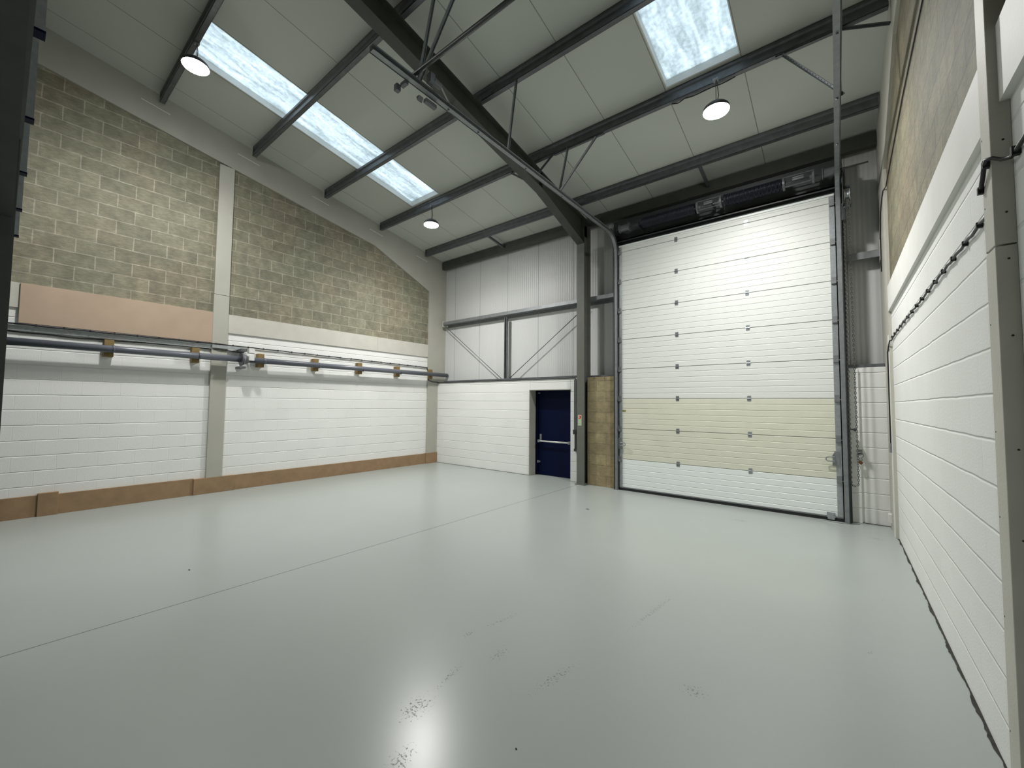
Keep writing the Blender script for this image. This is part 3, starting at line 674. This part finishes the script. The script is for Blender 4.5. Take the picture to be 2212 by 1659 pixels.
# chain hoist
t = thing('chain_hoist', 'chain hoist with long hanging chain loop right of the big door', 'chain hoist', (.17, 7.55, 4.7))
b = MB(); b.box(.125, .135, 7.46, 7.74, 4.58, 5.0); b.box(.215, .222, 7.50, 7.64, 4.58, 4.90); b.box(.135, .22, 7.52, 7.56, 4.84, 4.87); b.box(.115, .16, 7.6, 7.74, 4.4, 4.65)
b.build('housing', M['darkst'], t, bevel=.003)
b = MB(); b.tube([(.14, 7.56, 4.74), (.15, 7.56, 4.74), (.165, 7.56, 4.74), (.195, 7.56, 4.74), (.205, 7.56, 4.74), (.215, 7.56, 4.74)], [.085, .085, .05, .05, .085, .085], 20); b.build('chain_wheel', M['galvl'], t, smooth=True)
b = MB(); b.tube([(.13, 7.50, SZ), (.13, 7.53, 4.95), (.145, 7.55, 4.85)], .012, 8); b.tube([(.11, 7.5, SZ), (.42, 7.5, SZ)], .011, 8); b.build('input_shaft', M['darkst'], t)
b = MB(); b.tube([(.17, 7.56, 4.62), (.17, 7.56, 4.56)], .035, 12); b.build('chain_guide', M['galv'], t)
def chain_path(s):
    """two strands joined at the bottom"""
    ztop, zb = 4.6, .60
    L1 = ztop - zb
    if s < L1: u = s / L1; return Vector((.128 + .022 * math.sin(PI * min(1, u)) * 0 + .012 * (1 - u), 7.56, ztop - s))
    if s < L1 + .16:
        a = (s - L1) / .16 * PI; return Vector((.168 - .04 * math.cos(a), 7.56, zb - .05 * math.sin(a)))
    s2 = s - L1 - .16; u = s2 / L1; return Vector((.208 - .018 * u, 7.56, zb + s2))
b = MB(); tot = 4.0 * 2 + .16; pitch = .034; k = 0; s = 0
while s < tot - pitch:
    p = chain_path(s); q = chain_path(s + pitch); dv = (q - p).normalized(); c = (p + q) / 2
    w = Vector((1, 0, 0)) if k % 2 else Vector((0, 1, 0)); w = (w - dv * w.dot(dv)).normalized()
    ring = []
    for j in range(8):
        a = 2 * PI * j / 8; ring.append(c + dv * math.cos(a) * .021 + w * math.sin(a) * .010)
    b.tube(ring, .0036, 4, closed=True); s += pitch; k += 1
b.build('chain', M['chain'], t)
b = MB(); b.box(.13, .185, 7.60, 7.70, 1.335, 1.35); b.box(.17, .20, 7.58, 7.61, 1.32, 1.36); b.build('chain_keeper', M['darkst'], t)

t = thing('padlock', 'small brown padlock on a grey ring hook, right of the hanging chain', 'padlock', (.24, 7.74, .9))
b = MB(); b.box(.215, .265, 7.775, 7.785, .98, 1.05); b.tube([(.24, 7.775, 1.01), (.24, 7.72, 1.01)], .008, 8)
ring = [(.24 + .035 * math.cos(a), 7.745, .975 + .04 * math.sin(a)) for a in [2 * PI * i / 16 for i in range(16)]]
b.tube(ring, .007, 8, closed=True); b.build('ring_hook', M['galv'], t, smooth=True)
Mx = Matrix.Translation((.24, 7.745, .868)) @ Matrix.Rotation(.7, 4, 'Y')
b = MB(); b.box(-.025, .025, -.012, .012, -.022, .022, M=Mx); b.build('lock_body', M['brass'], t, bevel=.004)
b = MB(); b.tube([(.225, 7.745, .885), (.222, 7.745, .92), (.24, 7.745, .94), (.258, 7.745, .92), (.255, 7.745, .885)], .005, 8); b.build('shackle', M['galv'], t)
b = MB(); b.tube([(.21, 7.68, .004), (.10, 7.60, .004), (-.03, 7.58, .006), (-.2, 7.62, .005)], .006, 6); tag(b.build('loose_strip', M['galv']), 'thin bent metal strip lying on the floor at the right foot of the big door', 'metal strip')

# ------------------------------------------------------------------ lamps
LAMP_W = 590
def lamp(x, y, zl, zp, lb):
    t = thing('pendant_lamp', lb, 'lamp', (x, y, zl), 'round LED high bay lamps')
    b = MB(); prof = [(.0, .115), (.05, .115), (.06, .10), (.11, .085), (.145, .05), (.155, .03), (.155, .012), (.0, .012)]
    rings = []
    b.tube([(x, y, zl + .115), (x, y, zl + .10), (x, y, zl + .08), (x, y, zl + .045), (x, y, zl + .02), (x, y, zl - .006)], [.05, .06, .11, .150, .162, .162], 32); b.build('housing', M['lampb'], t, smooth=True)
    b = MB(); b.tube([(x, y, zl - .007), (x, y, zl - .016), (x, y, zl - .030), (x, y, zl - .038)], [.152, .150, .11, .02], 32); b.build('lens', M['lens'], t, smooth=True)
    ld = bpy.data.lights.new('led', 'SPOT'); ld.energy = LAMP_W; ld.color = (1, .985, .955); ld.spot_size = math.radians(158); ld.spot_blend = 1.0; ld.shadow_soft_size = .13
    lo = bpy.data.objects.new('led_beam', ld); col.objects.link(lo); lo.parent = t; lo.location = (0, 0, -.06)
    b = MB(); b.tube([(x, y, zl + .11), (x, y, zp)], .004, 6); b.tube([(x + .01, y + .01, zl + .11), (x + .03, y + .01, zl + .2), (x + .012, y, zp)], .005, 6); b.build('hanging_wire', M['cable'], t)
    b = MB(); b.box(x - .03, x + .03, y - .03, y + .03, zp - .02, zp); b.build('hook_box', M['galv'], t)
lamp(-6.95, 1.53, 6.36, rz(1.5) - .186, 'round glowing lamp beside the top end of the left rooflight, largest of the left bay')
lamp(-6.84, 5.72, 5.55, 5.97, 'small round glowing lamp below the lower end of the left rooflight')
lamp(-1.16, 5.72, 5.54, 5.97, 'round glowing lamp above the big door, below the right rooflight')
b = MB(); pts = [(-1.75 + i * .09, 5.80 + .01 * math.sin(i * 2), 5.965 - .012 - .02 * abs(math.sin(i * 1.7))) for i in range(10)]
b.tube(pts, .007, 6); tag(b.build('lamp_flex', M['cable']), 'black flex clipped under the purlin beside the lamp above the big door', 'cable')

# ------------------------------------------------------------------ pipe on the left wall
PX, PZ, PR = -8.80, 2.458, .055
t = thing('drain_pipe', 'long grey plastic pipe running along the left wall', 'pipe', (PX, 4.0, PZ))
b = MB(); b.tube([(PX, -.05 + .075, PZ - .005), (PX, 2.82, PZ)], PR, 24); b.build('pipe_run', M['pipe'], t, smooth=True)
b = MB(); b.tube([(PX, 2.96, PZ), (PX, 8.05, PZ + .01)], PR * .98, 24); b.tube([(PX, 8.05, PZ + .01), (PX, 8.07, PZ + .01)], [PR * .98, PR * .7], 24); b.build('pipe_run', M['pipe'], t, smooth=True)
ys = [1.05, 2.15, 3.20, 4.285, 5.335, 6.41, 7.50]
for y in ys[:-1]:
    b = MB(); b.tube([(PX, y + .03, PZ), (PX, y + .055, PZ)], PR + .006, 24); b.build('pipe_clip', M['pipe'], t, smooth=True)
for i, y in enumerate(ys):
    b = MB(); x0 = -8.98 if i != 6 else -8.94
    b.box(x0, PX - PR - .002, y - .055, y + .055, PZ - .12, PZ + .145); 
    tag(b.build('timber_packer', M['wood'], bevel=.003), ['timber block behind the grey pipe, %s' % s for s in ('nearest the left edge of the photo', 'just left of the boxed post', 'just right of the pipe collar', 'second to the right of the pipe collar', 'third to the right of the pipe collar', 'second from the far corner', 'at the far corner casing')][i], 'timber block', 'timber blocks behind the grey pipe')
t = thing('pipe_collar', 'grey pipe collar with small white boxes just right of the boxed post', 'pipe collar', (PX, 2.9, PZ))
b = MB(); b.tube([(PX, 2.83, PZ), (PX, 2.845, PZ), (PX, 2.86, PZ), (PX, 2.92, PZ), (PX, 2.935, PZ), (PX, 2.965, PZ)], [.125, .125, .085, .085, .075, .06], 24); b.build('ring', M['galvd'], t, smooth=False)
b = MB(); b.tube([(PX, 2.86, PZ), (PX, 2.875, PZ)], .105, 24); b.build('flange', M['galv'], t)
b = MB(); b.box(-8.72, -8.68, 2.93, 3.02, PZ - .02, PZ + .075); b.build('terminal_box', M['whitep'], t, bevel=.004)
b = MB(); b.box(-8.86, -8.76, 2.95, 3.05, PZ + .13, PZ + .21); b.build('terminal_box', M['whitep'], t, bevel=.004)
for q in ((-8.975, -8.74, 2.80, 2.90, PZ - .175, PZ - .135), (-8.975, -8.76, 2.82, 2.92, PZ + .15, PZ + .20)):
    b = MB(); b.box(*q); b.build('bracket', M['galvd'], t)
# steel channel and cables above the pipe
b = MB(); b.box(XL, -8.945, .03, 2.40, 2.625, 2.70); b.box(-8.945, -8.925, .03, 2.40, 2.685, 2.70); b.box(-8.928, -8.905, 2.40, 2.93, 2.64, 2.70)
tag(b.build('cable_channel', M['galvl']), 'grey steel channel above the pipe, below the pink board', 'cable channel')
t = thing('wall_cable', 'thick black cable running above the grey pipe along the left wall to the corner', 'cable', (-8.93, 4, 2.7))
b = MB(); pts = [(-8.915, .03, 2.712)]
for i in range(1, 40): y = .03 + i * .19; pts.append((-8.915 if y < 2.8 else -8.955, y, 2.715 - max(0, y - 3) * .0125 + .004 * math.sin(i * 2.1)))
pts += [(-8.955, 7.44, 2.655), (-8.955, 7.455, 2.60), (-8.925, 7.47, 2.42), (-8.925, 7.48, 2.30), (-8.925, 7.60, 2.265), (-8.92, 7.82, 2.262)]
b.tube(pts, .011, 8); b.build('cable_run', M['cable'], t, smooth=True)
for i in range(26):
    y = .3 + i * .27
    if y > 7.35: break
    x = -8.915 if y < 2.8 else -8.955; z = 2.715 - max(0, y - 3) * .0125
    b = MB(); b.box(x - .014, x + .014, y - .008, y + .008, z - .014, z + .016); b.build('cable_clip', M['cable'], t)
b = MB(); pts = [(-8.965, .03 + i * .145, 2.612 - .012 * math.sin(i * .35) - .004 * math.sin(i * 1.7)) for i in range(21)]
pts = [p if p[1] < 2.35 or p[1] > 2.7 else (-8.915, p[1], p[2]) for p in pts]
b.tube(pts, .009, 8); tag(b.build('wall_cable', M['cable'], smooth=True), 'thin black cable sagging just above the grey pipe, ending at the collar', 'cable')
b = MB(); b.box(-8.954, -8.935, .136, 2.405, 2.735, 3.30); tag(b.build('plywood_board', M['pink'], bevel=.002), 'long pinkish brown board on the left wall under the bare blocks', 'board')

# cable and conduit along the far wall top
t = thing('wall_cable', 'dark cable along the top edge of the far white wall, dropping beside the blue door', 'cable', (-6.6, 7.82, 2.25))
b = MB(); pts = [(-8.92 + i * .15, 7.815, 2.245 + .003 * math.sin(i * 1.3)) for i in range(30)] + [(-4.47, 7.815, 2.245), (-4.445, 7.812, 2.22), (-4.445, 7.812, .70)]
b.tube(pts, .010, 8); b.build('cable_run', M['cable'], t, smooth=True)
b = MB(); b.box(-4.475, -4.42, 7.79, 7.828, 1.05, 2.2); b.build('conduit', M['galvd'], t)
b = MB(); b.box(-4.49, -4.42, 7.775, 7.828, 1.02, 1.12); b.box(-4.475, -4.41, 7.785, 7.828, .66, .71); b.box(-4.50, -4.48, 7.79, 7.82, 1.08, 1.10); b.box(-4.46, -4.43, 7.79, 7.82, .71, 1.02); b.build('switch_box', M['darkst'], t)
b = MB(); b.box(-4.265, -4.185, 7.594, 7.599, 1.225, 1.445)
t = thing('safety_sign', 'small red and green safety sign on the steel column', 'sign', (-4.225, 7.597, 1.33))
b.build('sign_plate', M['cream'], t)
b = MB(); b.box(-4.256, -4.194, 7.592, 7.5941, 1.365, 1.435)
redf = b.build('red_field', M['red'], t)
b = MB(); b.box(-4.256, -4.194, 7.592, 7.5941, 1.235, 1.358); greenf = b.build('green_field', M['sgreen'], t)
b = MB(); b.box(-4.246, -4.228, 7.5905, 7.592, 1.385, 1.42)
b.build('sign_mark', M['cream'], redf)
for k in range(4): b = MB(); b.box(-4.248, -4.204, 7.5905, 7.592, 1.248 + k * .027, 1.256 + k * .027); b.build('sign_mark', M['cream'], greenf)
b = MB(); b.box(-4.222, -4.204, 7.5905, 7.592, 1.39, 1.415); b.build('sign_mark', M['black'], redf)

# cables on the right wall
t = thing('wall_cable', 'black clipped cable climbing down along the right white wall to the corner', 'cable', (.56, 5, 2.56))
b = MB(); pts = []
for i in range(60):
    y = 2.63 + i * .0755; pts.append((.562, y, 2.553 + .006 * math.sin(i * 1.9) + (.0 if y < 6.6 else -(y - 6.6) * .06)))
pts += [(.545, 7.12, 2.52), (.538, 7.16, 2.47), (.528, 7.20, 2.38), (.528, 7.215, 1.9), (.528, 7.22, 1.2)]
b.tube(pts, .0075, 8); b.build('cable_run', M['cable'], t, smooth=True)
for i in range(16):
    y = 2.66 + i * .29
    b = MB(); b.box(.552, .575, y - .008, y + .008, 2.541, 2.568); b.build('cable_clip', M['black'], t)
b = MB(); b.box(.515, .535, 7.19, 7.25, 1.08, 1.20); b.build('junction_box', M['galv'], t)
t = thing('wall_cable', 'short black cable crossing the near boxed post at the right edge', 'cable', (.5, 2.5, 2.62))
b = MB(); P = [(.508, 2.61, 2.598), (.505, 2.585, 2.615), (.503, 2.55, 2.635), (.500, 2.51, 2.665), (.502, 2.485, 2.680), (.515, 2.47, 2.675), (.535, 2.455, 2.655), (.555, 2.43, 2.645), (.562, 2.40, 2.655), (.565, 2.2, 2.67), (.565, 1.2, 2.7)]
b.tube(P, .008, 8); b.build('cable_run', M['cable'], t, smooth=True)
for q in ((.497, .516, 2.60, 2.618, 2.585, 2.615), (.494, .516, 2.50, 2.522, 2.655, 2.685), (.55, .576, 2.40, 2.42, 2.64, 2.675)):
    b = MB(); b.box(*q); b.build('cable_clip', M['black'], t)
b = MB(); P = [(.566, 2.63, 4.70), (.566, 4.17, 4.70), (.566, 5.37, 4.69), (.566, 6.5, 4.62), (.562, 7.12, 4.55), (.538, 7.18, 4.53), (.536, 7.35, 4.5), (.536, 7.6, 4.4), (.536, 7.75, 4.1), (.536, 7.78, 3.6)]
b.tube(P, .0065, 8); tag(b.build('wall_cable', M['cable'], smooth=True), 'dark cable crossing the bare blocks high on the right wall', 'cable')

# small debris on the floor
for (x, y, r), lb in zip(((-3.15, 5.93, .02), (-5.03, 1.25, .008), (-1.25, 1.63, .0035)), ('small dark chip on the floor in front of the steel column', 'small dark chip on the left part of the floor', 'tiny dark chip on the floor nearest the viewer')):
    b = MB(); n = 7; top = [(x + r * math.cos(2 * PI * k / n) * (.7 + .6 * random.random()) * 1.6, y + r * math.sin(2 * PI * k / n) * (.6 + .5 * random.random())) for k in range(n)]
    b.prism(top, 2, 0, .004); tag(b.build('floor_chip', M['black']), lb, 'debris', 'chips on the floor')

# ------------------------------------------------------------------ world, camera, view
w = bpy.data.worlds.new('sky'); sc.world = w; w.use_nodes = True
bg = w.node_tree.nodes['Background']; bg.inputs[0].default_value = (.86, .94, 1.0, 1); bg.inputs[1].default_value = 2.75

a, p, r, F = -.67197, .049068, .009295, 883.53
f = Vector((math.sin(a) * math.cos(p), math.cos(a) * math.cos(p), math.sin(p)))
ri = Vector((math.cos(a), -math.sin(a), 0)); u = ri.cross(f)
r2 = math.cos(r) * ri + math.sin(r) * u; u2 = -math.sin(r) * ri + math.cos(r) * u
cam = bpy.data.cameras.new('camera'); co = bpy.data.objects.new('camera', cam); col.objects.link(co)
cam.sensor_fit = 'HORIZONTAL'; cam.sensor_width = 36; cam.lens = F / 2212 * 36; cam.clip_start = .05; cam.clip_end = 100
mw = Matrix.Identity(4)
for i in range(3): mw[i][0] = r2[i]; mw[i][1] = u2[i]; mw[i][2] = -f[i]
mw[0][3], mw[1][3], mw[2][3] = 0, 0, 1.66
co.matrix_world = mw; sc.camera = co

sc.view_settings.view_transform = 'Standard'; sc.view_settings.look = 'None'; sc.view_settings.gamma = 1; sc.view_settings.exposure = .07
sc.view_settings.use_curve_mapping = False
sc.cycles.max_bounces = 10; sc.cycles.diffuse_bounces = 6; sc.cycles.use_denoising = True
sc.cycles.sample_clamp_indirect = 6
